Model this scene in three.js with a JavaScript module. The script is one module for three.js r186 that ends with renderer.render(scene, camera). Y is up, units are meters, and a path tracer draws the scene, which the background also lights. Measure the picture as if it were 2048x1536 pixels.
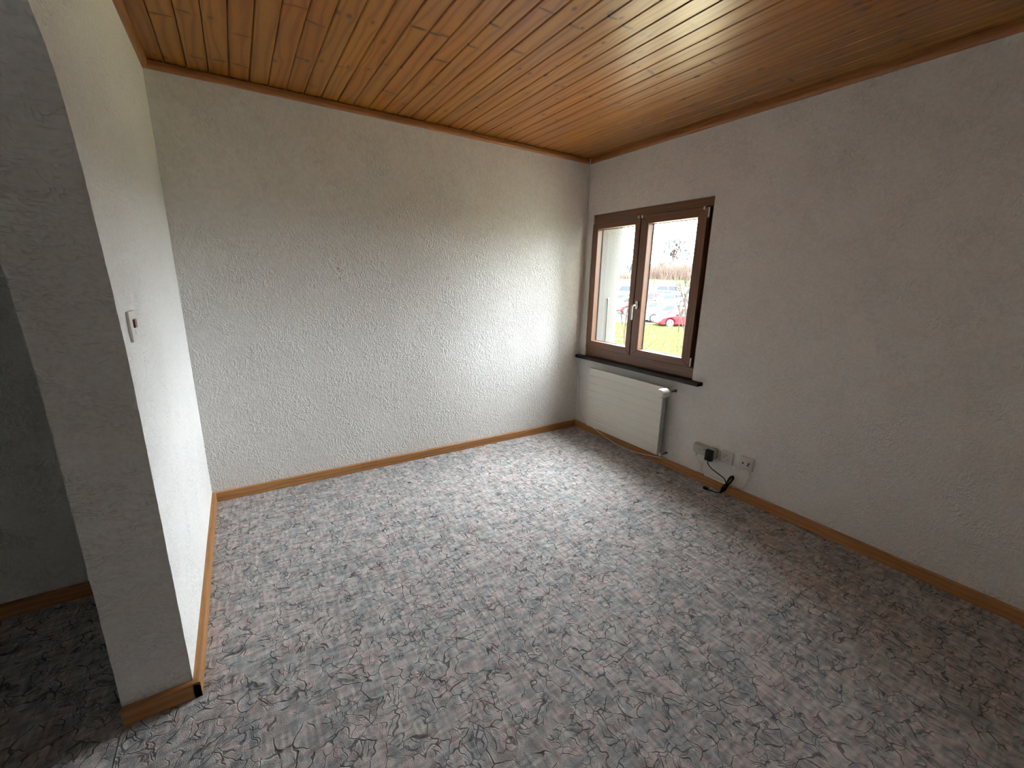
import * as THREE from 'three';
import { RoundedBoxGeometry } from 'three/addons/geometries/RoundedBoxGeometry.js';
import { mergeGeometries, toCreasedNormals } from 'three/addons/utils/BufferGeometryUtils.js';

// ------------------------------------------------------------------ camera, sky, exposure
const scene = new THREE.Scene();
const camera = new THREE.PerspectiveCamera(84.55, 4 / 3, 0.02, 4000);
camera.position.set(-2.6833, 1.3859, 3.002);
camera.rotation.order = 'YXZ';
camera.rotation.set(-0.24208, -0.57124, 0.02163);
scene.add(camera);

const renderer = new THREE.WebGLRenderer({ antialias: true });
renderer.toneMapping = THREE.LinearToneMapping;
renderer.toneMappingExposure = 1.24;
renderer.shadowMap.enabled = true;

{ // an even overcast sky, a little brighter overhead, the same all the way round
  const W = 16, H = 64, d = new Float32Array(W * H * 4), SKY = 40;
  for (let j = 0; j < H; j++) {
    const e = Math.sin(((j + 0.5) / H - 0.5) * Math.PI);
    const l = SKY * (e > 0 ? 0.58 + 1.05 * e : 0.2);
    for (let i = 0; i < W; i++) d.set([l * 0.925, l, l * 1.05, 1], (j * W + i) * 4);
  }
  const t = new THREE.DataTexture(d, W, H, THREE.RGBAFormat, THREE.FloatType);
  t.mapping = THREE.EquirectangularReflectionMapping;
  t.magFilter = t.minFilter = THREE.LinearFilter;
  t.needsUpdate = true;
  scene.background = t;
}

// ------------------------------------------------------------------ helpers
function rng(seed) { let a = seed >>> 0; return () => { a = (a + 0x6d2b79f5) | 0; let t = Math.imul(a ^ (a >>> 15), 1 | a); t = (t + Math.imul(t ^ (t >>> 7), 61 | t)) ^ t; return ((t ^ (t >>> 14)) >>> 0) / 4294967296; }; }
const clamp = (v, a, b) => Math.min(b, Math.max(a, v));
const smooth = (a, b, v) => { const t = clamp((v - a) / (b - a), 0, 1); return t * t * (3 - 2 * t); };
const lerp = (a, b, t) => a + (b - a) * t;
const used = {};
function numbered(name) { const n = used[name] ?? 0; used[name] = n + 1; return n ? name + '_' + String(n).padStart(3, '0') : name; }
function shade(o) { o.castShadow = o.receiveShadow = true; return o; }
function tag(o, label, category, group) { Object.assign(o.userData, { label, category }); if (group) o.userData.group = group; return o; }
function base(name, pos = [0, 0, 0], turn = 0) { const g = new THREE.Group(); g.name = numbered(name); g.position.set(...pos); g.rotation.y = turn; scene.add(g); return g; }
function thing(name, label, category, pos, turn, group) { return tag(base(name, pos, turn), label, category, group); }
function part(name, geo, mat, parent, label) {
  const m = shade(new THREE.Mesh(geo, mat));
  if (parent === scene) m.name = numbered(name);
  else { const n = parent.children.filter((c) => c.name.replace(/_\d{3}$/, '') === name).length; m.name = n ? name + '_' + String(n).padStart(3, '0') : name; }
  if (label) m.userData.label = label;
  parent.add(m);
  return m;
}
function struct(name, geo, mat) { const m = part(name, geo, mat, scene); m.userData.kind = 'structure'; return m; }
function structGroup(name) { const g = base(name); g.userData.kind = 'structure'; return g; }
// box with eased edges, its uv in metres, grain (u) along the given axis
function uvBox(g, grain = 'x') {
  const p = g.attributes.position, n = g.attributes.normal, uv = new Float32Array(p.count * 2);
  const ax = { x: 0, y: 1, z: 2 }[grain];
  for (let i = 0; i < p.count; i++) {
    const N = [Math.abs(n.getX(i)), Math.abs(n.getY(i)), Math.abs(n.getZ(i))], P = [p.getX(i), p.getY(i), p.getZ(i)];
    const drop = N[0] >= N[1] && N[0] >= N[2] ? 0 : N[1] >= N[2] ? 1 : 2;
    let axes = [0, 1, 2].filter((k) => k !== drop);
    if (axes[1] === ax) axes.reverse();
    uv[i * 2] = P[axes[0]]; uv[i * 2 + 1] = P[axes[1]];
  }
  g.setAttribute('uv', new THREE.BufferAttribute(uv, 2));
  return g;
}
function box(x0, x1, y0, y1, z0, z1, r = 0.002, grain = 'x', seg = 1) {
  const w = x1 - x0, h = y1 - y0, d = z1 - z0, m = Math.min(w, h, d);
  const g = r > 0 ? new RoundedBoxGeometry(w, h, d, seg, Math.min(r, m * 0.45)) : new THREE.BoxGeometry(w, h, d).toNonIndexed();
  g.translate((x0 + x1) / 2, (y0 + y1) / 2, (z0 + z1) / 2);
  return uvBox(g, grain);
}
function poly(points) { return new THREE.Shape(points.map(([a, b]) => new THREE.Vector2(a, b))); }
// shape drawn in (z, y), extruded so that it spans x0..x1
function extrudeX(shape, x0, x1, bevel = 0, holes = []) {
  shape.holes.push(...holes);
  const g = new THREE.ExtrudeGeometry(shape, { depth: x1 - x0 - 2 * bevel, bevelEnabled: bevel > 0, bevelSize: bevel, bevelThickness: bevel, bevelOffset: -bevel, bevelSegments: 1, curveSegments: 24 });
  g.rotateY(-Math.PI / 2); g.translate(x1 - bevel, 0, 0);
  return g;
}
// profile in (x, y) extruded along z0..z1
function extrudeZ(points, z0, z1) { const g = new THREE.ExtrudeGeometry(points.isShape ? points : poly(points), { depth: z1 - z0, bevelEnabled: false }); g.translate(0, 0, z0); return g; }
function tube(points, r, seg = 60, rad = 8, closed = false) { return new THREE.TubeGeometry(new THREE.CatmullRomCurve3(points.map((p) => new THREE.Vector3(...p)), closed, 'centripetal'), seg, r, rad, closed); }
function cyl(r0, r1, h, axis, at, seg = 24) { // r0 at the low end, r1 at the high end
  const g = new THREE.CylinderGeometry(r1, r0, h, seg);
  if (axis === 'x') g.rotateZ(-Math.PI / 2); else if (axis === 'z') g.rotateX(Math.PI / 2);
  return g.translate(...at);
}
function loft(a, b) { // two quads of four corners each, closed
  const p = [...a, ...b].map((v) => new THREE.Vector3(...v)), f = [[0, 1, 5, 4], [1, 2, 6, 5], [2, 3, 7, 6], [3, 0, 4, 7], [3, 2, 1, 0], [4, 5, 6, 7]], pos = [];
  for (const [i, j, k, l] of f) for (const q of [i, j, k, i, k, l]) pos.push(...p[q].toArray());
  const g = new THREE.BufferGeometry(); g.setAttribute('position', new THREE.Float32BufferAttribute(pos, 3)); g.computeVertexNormals(); return g;
}
const merge = (list) => mergeGeometries(list.map((g) => { g = g.index ? g.toNonIndexed() : g; for (const k of Object.keys(g.attributes)) if (!['position', 'normal', 'uv'].includes(k)) g.deleteAttribute(k); return g; }));

// ------------------------------------------------------------------ noise and textures
function lattice(n, seed) { const r = rng(seed), a = new Float32Array(n * n); for (let i = 0; i < a.length; i++) a[i] = r(); return a; }
// tileable value noise: x, y in 0..1, fx by fy cells
function noiseField(seed) {
  const n = 256, a = lattice(n, seed);
  return (x, y, fx, fy) => {
    let X = x * fx, Y = y * fy; const ix = Math.floor(X), iy = Math.floor(Y); X -= ix; Y -= iy;
    X = X * X * (3 - 2 * X); Y = Y * Y * (3 - 2 * Y);
    const x0 = ((ix % fx) + fx) % fx & 255, x1 = (((ix + 1) % fx) + fx) % fx & 255, y0 = (((iy % fy) + fy) % fy & 255) << 8, y1 = ((((iy + 1) % fy) + fy) % fy & 255) << 8;
    const p = a[y0 + x0], q = a[y0 + x1], r = a[y1 + x0], s = a[y1 + x1];
    return p + (q - p) * X + (r + (s - r) * X - p - (q - p) * X) * Y;
  };
}
function worley(n, seed, jitter = 0.95) { // tileable cells; gives F1, F2 and a cell number
  const r = rng(seed), px = new Float32Array(n * n), py = new Float32Array(n * n);
  for (let i = 0; i < n * n; i++) { px[i] = 0.5 + (r() - 0.5) * jitter; py[i] = 0.5 + (r() - 0.5) * jitter; }
  const out = [0, 0, 0];
  return (x, y) => {
    x = (x - Math.floor(x)) * n; y = (y - Math.floor(y)) * n;
    const ix = Math.floor(x), iy = Math.floor(y); let f1 = 9, f2 = 9, id = 0;
    for (let j = -1; j <= 1; j++) for (let i = -1; i <= 1; i++) {
      const cx = (ix + i + n) % n, cy = (iy + j + n) % n, k = cy * n + cx, dx = ix + i + px[k] - x, dy = iy + j + py[k] - y, d = dx * dx + dy * dy;
      if (d < f1) { f2 = f1; f1 = d; id = k; } else if (d < f2) f2 = d;
    }
    out[0] = Math.sqrt(f1); out[1] = Math.sqrt(f2); out[2] = id; return out;
  };
}
function texture(w, h, fn, srgb = true, repeat) {
  const d = new Uint8Array(w * h * 4);
  for (let j = 0, k = 0; j < h; j++) for (let i = 0; i < w; i++, k += 4) {
    const c = fn((i + 0.5) / w, (j + 0.5) / h, i, j);
    if (typeof c === 'number') d[k] = d[k + 1] = d[k + 2] = clamp(c * 255, 0, 255);
    else { d[k] = clamp(c[0], 0, 255); d[k + 1] = clamp(c[1], 0, 255); d[k + 2] = clamp(c[2], 0, 255); }
    d[k + 3] = 255;
  }
  return finish(d, w, h, srgb, repeat);
}
function finish(d, w, h, srgb, repeat) {
  const t = new THREE.DataTexture(d, w, h, THREE.RGBAFormat);
  t.wrapS = t.wrapT = THREE.RepeatWrapping; t.magFilter = THREE.LinearFilter; t.minFilter = THREE.LinearMipmapLinearFilter; t.generateMipmaps = true;
  if (srgb) t.colorSpace = THREE.SRGBColorSpace;
  if (repeat) t.repeat.set(...repeat);
  t.needsUpdate = true; return t;
}

// rubbed plaster: short raised worms and dabs of a trowelled mineral render (tile of 1.6 m)
const nA = noiseField(11), nB = noiseField(12), nC = noiseField(13), nD = noiseField(14);
const plasterBump = texture(2048, 2048, (x, y) => {
  const wx = x + (nA(x, y, 40, 40) - 0.5) * 0.012, wy = y + (nB(x, y, 40, 40) - 0.5) * 0.012;
  const ridge = 1 - Math.abs(nC(wx, wy, 150, 110) * 2 - 1), ridge2 = 1 - Math.abs(nD(wy, wx, 120, 210) * 2 - 1);
  const worms = smooth(0.45, 1, ridge) * 0.55 + smooth(0.5, 1, ridge2) * 0.45;
  const patch = smooth(0.25, 0.7, nA(x, y, 14, 14) * 0.6 + nB(x, y, 31, 31) * 0.4);
  return 0.1 + worms * (0.35 + 0.55 * patch) + 0.12 * nB(x, y, 240, 240);
}, false, [1 / 1.6, 1 / 1.6]);
const plasterColor = texture(512, 512, (x, y) => { const v = 243 + (nA(x, y, 6, 6) - 0.5) * 5 + (nC(x, y, 200, 200) - 0.5) * 9; return [v, v - 1.5, v - 5]; }, true, [1 / 1.6, 1 / 1.6]);

// carpet with a crackled pattern: pinkish, grey and blue-grey flecks between dark broken lines (tile of 2.2 m)
const w1 = worley(36, 21), w2 = worley(70, 22), w3 = worley(88, 23);
const carpetLine = (x, y) => {
  const ux = x + (nA(x, y, 46, 46) - 0.5) * 0.022 + (nC(x, y, 130, 130) - 0.5) * 0.006, uy = y + (nB(x, y, 46, 46) - 0.5) * 0.022 + (nD(x, y, 130, 130) - 0.5) * 0.006;
  const a = w1(ux, uy), e1 = a[1] - a[0], m1 = smooth(0.32, 0.55, nC(x, y, 60, 60));
  const b = w2(ux * 1 + 0.3, uy), e2 = b[1] - b[0], m2 = smooth(0.42, 0.62, nD(x, y, 56, 56));
  const l = Math.max((1 - smooth(0.02, 0.085, e1)) * m1, (1 - smooth(0.03, 0.15, e2)) * m2 * 0.75);
  const glow = Math.max((1 - smooth(0.1, 0.24, e1)) * m1, (1 - smooth(0.14, 0.3, e2)) * m2) - l;
  return [l, clamp(glow, 0, 1)];
};
const carpetFine = rng(77);
const carpetHeight = new Uint8Array(2048 * 2048 * 4);
const carpetColor = texture(2048, 2048, (x, y, i, j) => {
  const [l, g] = carpetLine(x, y);
  const c = w3(x + (nB(x, y, 70, 70) - 0.5) * 0.03, y + (nA(x, y, 70, 70) - 0.5) * 0.03)[2];
  const hsh = Math.abs(Math.sin(c * 127.1 + 3.7) * 43758.5453) % 1;
  const soft = nA(x, y, 34, 34) * 0.5 + nD(x, y, 90, 90) * 0.5;
  let k = hsh * 0.55 + soft * 0.45; // which yarn
  let r, gg, b;
  const pink = smooth(0.5, 0.72, k), blue = 1 - smooth(0.28, 0.46, k);
  r = 175 + 6 * pink - 19 * blue; gg = 172 - 4 * pink - 14 * blue; b = 168 - 2 * pink - 9 * blue;
  const streak = nC(x, y, 220, 60) * 0.5 + nD(x, y, 60, 220) * 0.5 - 0.5;
  const pile = (carpetFine() - 0.5) * 44 + streak * 84;
  const q = -l * 66 + g * 12 + pile;
  const o = (j * 2048 + i) * 4, hgt = clamp(0.62 - l * 0.5 + g * 0.1 + pile / 140, 0, 1) * 255;
  carpetHeight[o] = carpetHeight[o + 1] = carpetHeight[o + 2] = hgt; carpetHeight[o + 3] = 255;
  const f = Math.max(0.2, 1 + q / 172); return [r * f, gg * f, b * f];
}, true, [1 / 2.2, 1 / 2.2]);
const carpetBump = finish(carpetHeight, 2048, 2048, false, [1 / 2.2, 1 / 2.2]);

// plain wood grain, u along the grain (tile of 1 m by 0.25 m), as a factor over the wood's own colour
const woodGrain = texture(1024, 256, (x, y) => {
  const w = y + (nA(x, y, 3, 4) - 0.5) * 0.12 + (nB(x, y, 9, 6) - 0.5) * 0.03;
  const ring = 0.5 + 0.5 * Math.sin(w * Math.PI * 2 * 9 + nC(x, y, 4, 8) * 5);
  const fibre = nD(x, y, 24, 200) * 0.6 + nC(x, y, 60, 250) * 0.4;
  const v = 232 - ring * 26 - (fibre - 0.5) * 46;
  return [v, v * (0.985 - 0.03 * ring), v * (0.97 - 0.06 * ring)];
}, true, [1, 4]);

// knotty pine boards: one strip of the atlas per board, u along the board (3.6 m), knots where the ceiling has them
const PITCH = 0.0902, X0 = -2.953, BOARDS = 33, ZEND = 3.6, STRIP = 120;
const knots = [[-2.89, .08], [-2.86, .51], [-2.85, .08], [-2.82, .52], [-2.74, .6], [-2.72, .17], [-2.65, .61], [-2.63, .2], [-2.54, .2], [-2.54, .53], [-2.4, .36], [-2.4, .89], [-2.35, .9], [-2.32, .82], [-2.31, .46], [-2.27, .45], [-2.27, .81], [-2.22, .16], [-2.22, .95], [-2.21, .49], [-2.18, .95], [-2.14, .48], [-2.09, .5], [-2.09, .96], [-2.01, .84], [-2, .54], [-1.94, .64], [-1.92, 1.03], [-1.87, .65], [-1.84, .33], [-1.84, 1.03], [-1.8, 1.04], [-1.78, .82], [-1.73, .83], [-1.71, .21], [-1.69, .57], [-1.67, 1.03], [-1.67, 1.23], [-1.6, .82], [-1.55, 1.43], [-1.53, .24], [-1.51, .69], [-1.48, 1.11], [-1.47, 1.5], [-1.46, .26], [-1.4, 1.41], [-1.39, .56], [-1.38, .98], [-1.36, 1.42], [-1.34, 1.56], [-1.32, .42], [-1.31, .97], [-1.31, 1.54], [-1.28, 1.56], [-1.24, 1.11], [-1.24, 1.7], [-1.23, 1], [-1.21, 1.39], [-1.21, 1.53], [-1.2, 1.26], [-1.19, .77], [-1.15, 1.56], [-1.12, .4], [-1.12, .94], [-1.12, 1.53], [-1.09, 1.54], [-1.08, .95], [-1.02, 1.43], [-1.01, .81], [-.99, 1.69], [-.96, .24], [-.96, 1.34], [-.94, .97], [-.93, .57], [-.92, 1.33], [-.87, .94], [-.87, 1.66], [-.83, 1.33], [-.81, .55], [-.81, .96], [-.76, 1.32], [-.68, .97], [-.68, 1.56], [-.66, 1.23], [-.63, .75], [-.6, 1.43], [-.58, .97], [-.48, 1.52], [-.43, 2.09], [-.42, 1.22], [-.42, 1.65], [-.4, 1.43], [-.35, .86], [-.34, 1.51], [-.34, 1.96], [-.31, 1.19], [-.28, .75], [-.25, .53], [-.23, .35], [-.23, .96], [-.18, 1.19], [-.18, 1.68], [-.17, 1.87], [-.06, 1.43], [-.03, 1.78]];
const kr = rng(5);
const boardKnots = Array.from({ length: BOARDS + 1 }, () => []);
for (const [x, z] of knots) {
  const b = clamp(Math.floor((x - X0) / PITCH), 0, BOARDS - 1), v = (x - X0) / PITCH - b;
  const spike = kr() < (x < -1.5 ? 0.6 : 0.22);
  boardKnots[b].push({ z, v: clamp(v, 0.06, 0.94) * PITCH, ra: spike ? 0.02 + kr() * 0.016 : 0.005 + kr() * 0.004, rz: spike ? 0.0045 + kr() * 0.003 : 0.009 + kr() * 0.008, tilt: (kr() - 0.5) * 0.5, dark: 0.55 + kr() * 0.45 });
}
for (let b = 0; b < BOARDS; b++) for (let z = 2.0 + kr() * 0.2; z < ZEND; z += 0.38 + kr() * 0.12) boardKnots[b].push({ z, v: (0.1 + 0.8 * kr()) * PITCH, ra: 0.006 + kr() * 0.004, rz: 0.01 + kr() * 0.008, tilt: 0, dark: 0.5 + kr() * 0.4 });
const boardTone = Array.from({ length: BOARDS + 1 }, () => [kr(), kr(), kr()]);
const PER = 17;
const boardMaps = [0, 1].map((a) => {
  const W = 2048, H = 2048, d = new Uint8Array(W * H * 4);
  for (let s = 0; s < PER; s++) {
    const b = Math.min(a * PER + s, BOARDS), ks = boardKnots[b], tone = boardTone[b];
    for (let jj = 0; jj < STRIP; jj++) {
      const j = s * STRIP + jj, v = (jj + 0.5) / STRIP * PITCH;
      for (let i = 0; i < W; i++) {
        const z = (i + 0.5) / W * ZEND;
        let vv = v, dark = 0, halo = 0;
        for (const k of ks) {
          const dz = z - k.z; if (dz > 0.16 || dz < -0.16) continue;
          const dv = v - k.v, far = Math.exp(-(dz * dz) / (0.05 * 0.05) - (dv * dv) / (0.03 * 0.03));
          vv -= dv * far * 0.75;
          const zz = dz - dv * k.tilt, e = Math.sqrt((zz / k.rz) ** 2 + (dv / k.ra) ** 2);
          dark = Math.max(dark, (1 - smooth(0.75, 1.25, e)) * k.dark * (0.8 + 0.2 * Math.cos(e * 7)));
          halo = Math.max(halo, (1 - smooth(0.9, 2.6, e)) * 0.5);
        }
        const y = (vv / PITCH), t = z / ZEND, off = (b * 0.137) % 1;
        const wob = (nA((t + off) % 1, y * 0.2 + off, 9, 8) - 0.5) * 0.5;
        const ring = 0.5 + 0.5 * Math.sin((y + wob) * (9 + 8 * tone[2]) + tone[0] * 40 + 1.6 * nB((t + off) % 1, y * 0.3, 14, 9));
        const late = ring * ring * ring;
        const fib = nC((t + off) % 1, y * 0.5 + off, 120, 90) * 0.5 + nD((t * 2 + off) % 1, y * 0.5, 250, 180) * 0.5 - 0.5;
        let r = 156 + (tone[0] - 0.5) * 14 - late * 26 + fib * 20, g = 100 + (tone[1] - 0.5) * 8 + (tone[0] - 0.5) * 12 - late * 30 + fib * 20, bl = 24 + (tone[1] - 0.5) * 10 - late * 26 + fib * 16;
        r = lerp(r, 124, halo); g = lerp(g, 64, halo); bl = lerp(bl, 26, halo);
        r = lerp(r, 44, dark); g = lerp(g, 20, dark); bl = lerp(bl, 12, dark);
        const o = (j * W + i) * 4; d[o] = clamp(r, 0, 255); d[o + 1] = clamp(g, 0, 255); d[o + 2] = clamp(bl, 0, 255); d[o + 3] = 255;
      }
    }
  }
  return finish(d, W, H, true);
});

// ------------------------------------------------------------------ materials
const std = (o) => new THREE.MeshStandardMaterial(o), phys = (o) => new THREE.MeshPhysicalMaterial(o);
const M = {
  plaster: std({ map: plasterColor, bumpMap: plasterBump, bumpScale: 0.0035, roughness: 0.92 }),
  carpet: std({ map: carpetColor, bumpMap: carpetBump, bumpScale: 0.004, roughness: 1 }),
  board: boardMaps.map((map) => phys({ map, roughness: 0.4, specularIntensity: 0.5, clearcoat: 0.6, clearcoatRoughness: 0.33 })),
  pineTrim: phys({ map: woodGrain, color: 0xb0743a, roughness: 0.45, clearcoat: 0.2, clearcoatRoughness: 0.4 }),
  darkGap: std({ color: 0x2a1a0e, roughness: 0.9 }),
  oak: phys({ map: woodGrain, color: 0xc8935a, roughness: 0.48, clearcoat: 0.15, clearcoatRoughness: 0.4 }),
  oakB: phys({ map: woodGrain, color: 0xbf8850, roughness: 0.48, clearcoat: 0.15, clearcoatRoughness: 0.4 }),
  brownWood: phys({ map: woodGrain, color: 0x80573a, roughness: 0.42, clearcoat: 0.25, clearcoatRoughness: 0.35 }),
  slate: phys({ color: 0x211917, roughness: 0.5, specularIntensity: 0.6 }),
  glass: phys({ color: 0xffffff, transmission: 1, thickness: 0, roughness: 0, ior: 1.5 }),
  gasket: std({ color: 0x1c1917, roughness: 0.7 }),
  chrome: std({ color: 0xc9c8c4, roughness: 0.28, metalness: 1 }),
  whitePlastic: phys({ color: 0xf1f0ea, roughness: 0.38 }),
  radiator: phys({ color: 0xf0efe5, roughness: 0.34, clearcoat: 0.2, clearcoatRoughness: 0.25 }),
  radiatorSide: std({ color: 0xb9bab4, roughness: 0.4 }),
  cable: std({ color: 0xe9e4d9, roughness: 0.5 }),
  socketPlastic: phys({ color: 0xd6cfc8, roughness: 0.45 }),
  hole: std({ color: 0x0b0a09, roughness: 0.8 }),
  greyPlastic: std({ color: 0xb4b6a8, roughness: 0.45 }),
  blackPlastic: phys({ color: 0x090909, roughness: 0.6, specularIntensity: 0.4 }),
  brownPlastic: std({ color: 0x6d4038, roughness: 0.4 }),
  metal: std({ color: 0x8f8b84, roughness: 0.35, metalness: 1 }),
  outerWall: phys({ map: plasterColor, bumpMap: plasterBump, bumpScale: 0.001, color: 0x6a6a68, roughness: 0.95, specularIntensity: 0.15 }),
};

// ------------------------------------------------------------------ the room
const XL = -2.954, TW = 0.18, HC = 2.4, ZR = 3.55, D = 1.478;
const RW = { z0: 0.08, z1: 1.214, y0: 0.716, y1: 1.944 }, WT = 0.36;
struct('floor', box(XL - TW - 0.003, 0.02, -0.2, 0, -0.02, ZR + 0.02, 0, 'x'), M.carpet);
{ const g = box(-4.35, XL - TW - 0.007, -0.2, 0, 0.5, ZR + 0.02, 0, 'x'); const uv = g.attributes.uv; for (let i = 0; i < uv.count; i++) uv.setXY(i, uv.getX(i) + 0.71, uv.getY(i) + 0.43); struct('floor_hall', g, M.carpet); }
{ // two faint reddish scuffs on this wall's paint
  const map = texture(1024, 1024, (x, y) => {
    const v = 243 + (nA(x, y, 15, 15) - 0.5) * 5 + (nC(x, y, 250, 250) - 0.5) * 9; let m = 0;
    for (const [mx, my, w, h] of [[0.473, 0.353, 0.0035, 0.014], [0.4965, 0.352, 0.006, 0.008], [0.6615, 0.351, 0.003, 0.006], [0.665, 0.346, 0.003, 0.0025]]) {
      const e = ((x - mx) / w) ** 2 + ((y - my) / h) ** 2; if (e < 1.6) m = Math.max(m, smooth(1.5, 0.2, e) * smooth(0.35, 0.65, nD(x, y, 240, 240)) * (w > 0.005 ? 0.3 : 0.7));
    }
    return [v - 40 * m, v - 1.5 - 66 * m, v - 5 - 66 * m];
  }, true, [0.25, 0.25]);
  struct('wall_back', box(XL - TW, WT, -0.2, 2.62, -0.3, 0, 0, 'x'), std({ map, bumpMap: plasterBump, bumpScale: 0.0035, roughness: 0.92 }));
}
{ // the wall with the arched opening; its trowelled arrises run a little uneven
  const r = rng(31), s = new THREE.Shape(), zc = 1.985;
  s.moveTo(0, -0.2); s.lineTo(0, 2.62); s.lineTo(ZR, 2.62); s.lineTo(ZR, -0.2); s.lineTo(2 * zc - D, -0.2);
  const half = [[D, -0.2], [D, 0.05], [D + 0.001, 0.4], [D + 0.003, 0.8], [D + 0.012, 1.15], [D + 0.055, 1.46], [D + 0.103, 1.675], [D + 0.165, 1.81], [D + 0.25, 1.885], [D + 0.36, 1.935], [zc, 1.96]];
  const curve = new THREE.SplineCurve(half.slice(1).map(([a, b]) => new THREE.Vector2(a, b)));
  const pts = [new THREE.Vector2(D, -0.2), ...curve.getPoints(90)];
  const right = pts.slice(0, -1).map((p) => new THREE.Vector2(2 * zc - p.x, p.y));
  const path = [...right, ...pts.reverse()];
  for (const p of path) { const q = p.y > 0.06 ? 1 : 0; s.lineTo(p.x + q * (r() - 0.5) * 0.005, p.y + q * (r() - 0.5) * 0.003); }
  struct('wall_left', extrudeX(s, XL - TW, XL), M.plaster);
}
{ // the window wall, with the opening right through its thickness
  const s = poly([[-0.3, -2.2], [ZR + 0.2, -2.2], [ZR + 0.2, 2.62], [-0.3, 2.62]]);
  const hole = new THREE.Path([[RW.z0, RW.y0 - 0.02], [RW.z0, RW.y1], [RW.z1, RW.y1], [RW.z1, RW.y0 - 0.02]].map((p) => new THREE.Vector2(...p)));
  struct('wall_right', extrudeX(s, 0, WT, 0, [hole]), M.plaster);
}
struct('wall_rear', box(-4.35, 0.0, -0.2, 2.62, ZR, ZR + 0.2, 0, 'x'), M.plaster);
struct('wall_hall_back', box(-4.35, XL - TW, -0.2, 2.62, 0.4, 0.669, 0, 'x'), M.plaster);
struct('wall_hall_left', box(-4.55, -4.35, -0.2, 2.62, 0.4, ZR + 0.2, 0, 'z'), M.plaster);
struct('ceiling_hall', box(-4.55, XL - TW, 2.45, 2.62, 0.4, ZR + 0.2, 0, 'x'), M.plaster);
{ // boarded ceiling: every tongue-and-groove board is a piece with eased edges and a shadow gap
  const c = structGroup('ceiling');
  part('ceiling_backing', box(XL - TW, WT, HC + 0.013, HC + 0.22, -0.3, ZR + 0.2, 0), M.darkGap, c);
  for (let b = 0; b < BOARDS; b++) {
    const x0 = X0 + b * PITCH + 0.0014, x1 = Math.min(X0 + (b + 1) * PITCH - 0.0014, 0.0), ch = 0.0042, t = 0.012;
    const g = extrudeZ([[x0, HC + t], [x0, HC + ch], [x0 + ch, HC], [x1 - ch, HC], [x1, HC + ch], [x1, HC + t]], 0, ZR);
    const p = g.attributes.position, uv = g.attributes.uv, a = b < PER ? 0 : 1, s = b - a * PER;
    for (let i = 0; i < p.count; i++) uv.setXY(i, p.getZ(i) / ZEND, (s * STRIP + 2 + (STRIP - 4) * clamp((p.getX(i) - (x0 - 0.001)) / PITCH, 0, 1)) / 2048);
    part('plank', g, M.board[a], c);
  }
}
// quarter-round ceiling trim: profile from the wall (0,0) outwards
function trimProfile(w, h) { const s = new THREE.Shape(); s.moveTo(0, 0); s.lineTo(w * 0.45, 0); s.quadraticCurveTo(w, 0, w, h * 0.55); s.lineTo(w, h); s.lineTo(0, h); s.closePath(); return s; }
function runZ(name, wallX, side, y, z0, z1, w, h, mat, prof = trimProfile) { // along z on a wall at x
  const g = new THREE.ExtrudeGeometry(prof(w, h), { depth: z1 - z0, bevelEnabled: false, curveSegments: 5 });
  const gg = side < 0 ? g.rotateY(Math.PI).translate(0, 0, z1 - z0) : g;
  gg.translate(wallX, y, z0); uvBox(gg, 'z');
  return struct(name, gg, mat);
}
function runX(name, wallZ, y, x0, x1, w, h, mat, prof = trimProfile) { // along x on a wall at z that faces +z
  const g = new THREE.ExtrudeGeometry(prof(w, h), { depth: x1 - x0, bevelEnabled: false, curveSegments: 5 });
  g.rotateY(-Math.PI / 2).translate(x1, y, wallZ); uvBox(g, 'x');
  return struct(name, g, mat);
}
runX('trim_1', 0, 2.36, XL, 0, 0.024, 0.033, M.pineTrim);
runZ('trim_2', 0, -1, 2.36, 0.0, ZR, 0.024, 0.039, M.pineTrim);
runZ('trim_3', XL, 1, 2.36, 0.0, ZR, 0.024, 0.039, M.pineTrim);
// skirting: square board with a rounded top arris
function skirt(w, h) { const s = new THREE.Shape(); s.moveTo(0, 0); s.lineTo(w, 0); s.lineTo(w, h - 0.006); s.quadraticCurveTo(w, h, w - 0.006, h); s.lineTo(0, h); s.closePath(); return s; }
const SH = 0.059, SW = 0.021;
runX('baseboard_back', 0, 0, XL + SW, -2.0605, SW, SH, M.oak, skirt);
runX('baseboard_back', 0, 0, -2.06, -SW, SW, SH, M.oakB, skirt);
runZ('baseboard_right', 0, -1, 0, 0, ZR, SW, SH, M.oakB, skirt);
runZ('baseboard_left', XL, 1, 0, 0, D + SW, SW, SH, M.oak, skirt);
runX('baseboard_jamb', D, 0, XL - TW, XL + SW - 0.0015, SW, SH - 0.0015, M.oakB, skirt);
runX('baseboard_hall', 0.669, 0, -4.35, XL - TW, SW, SH, M.oakB, skirt);

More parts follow.
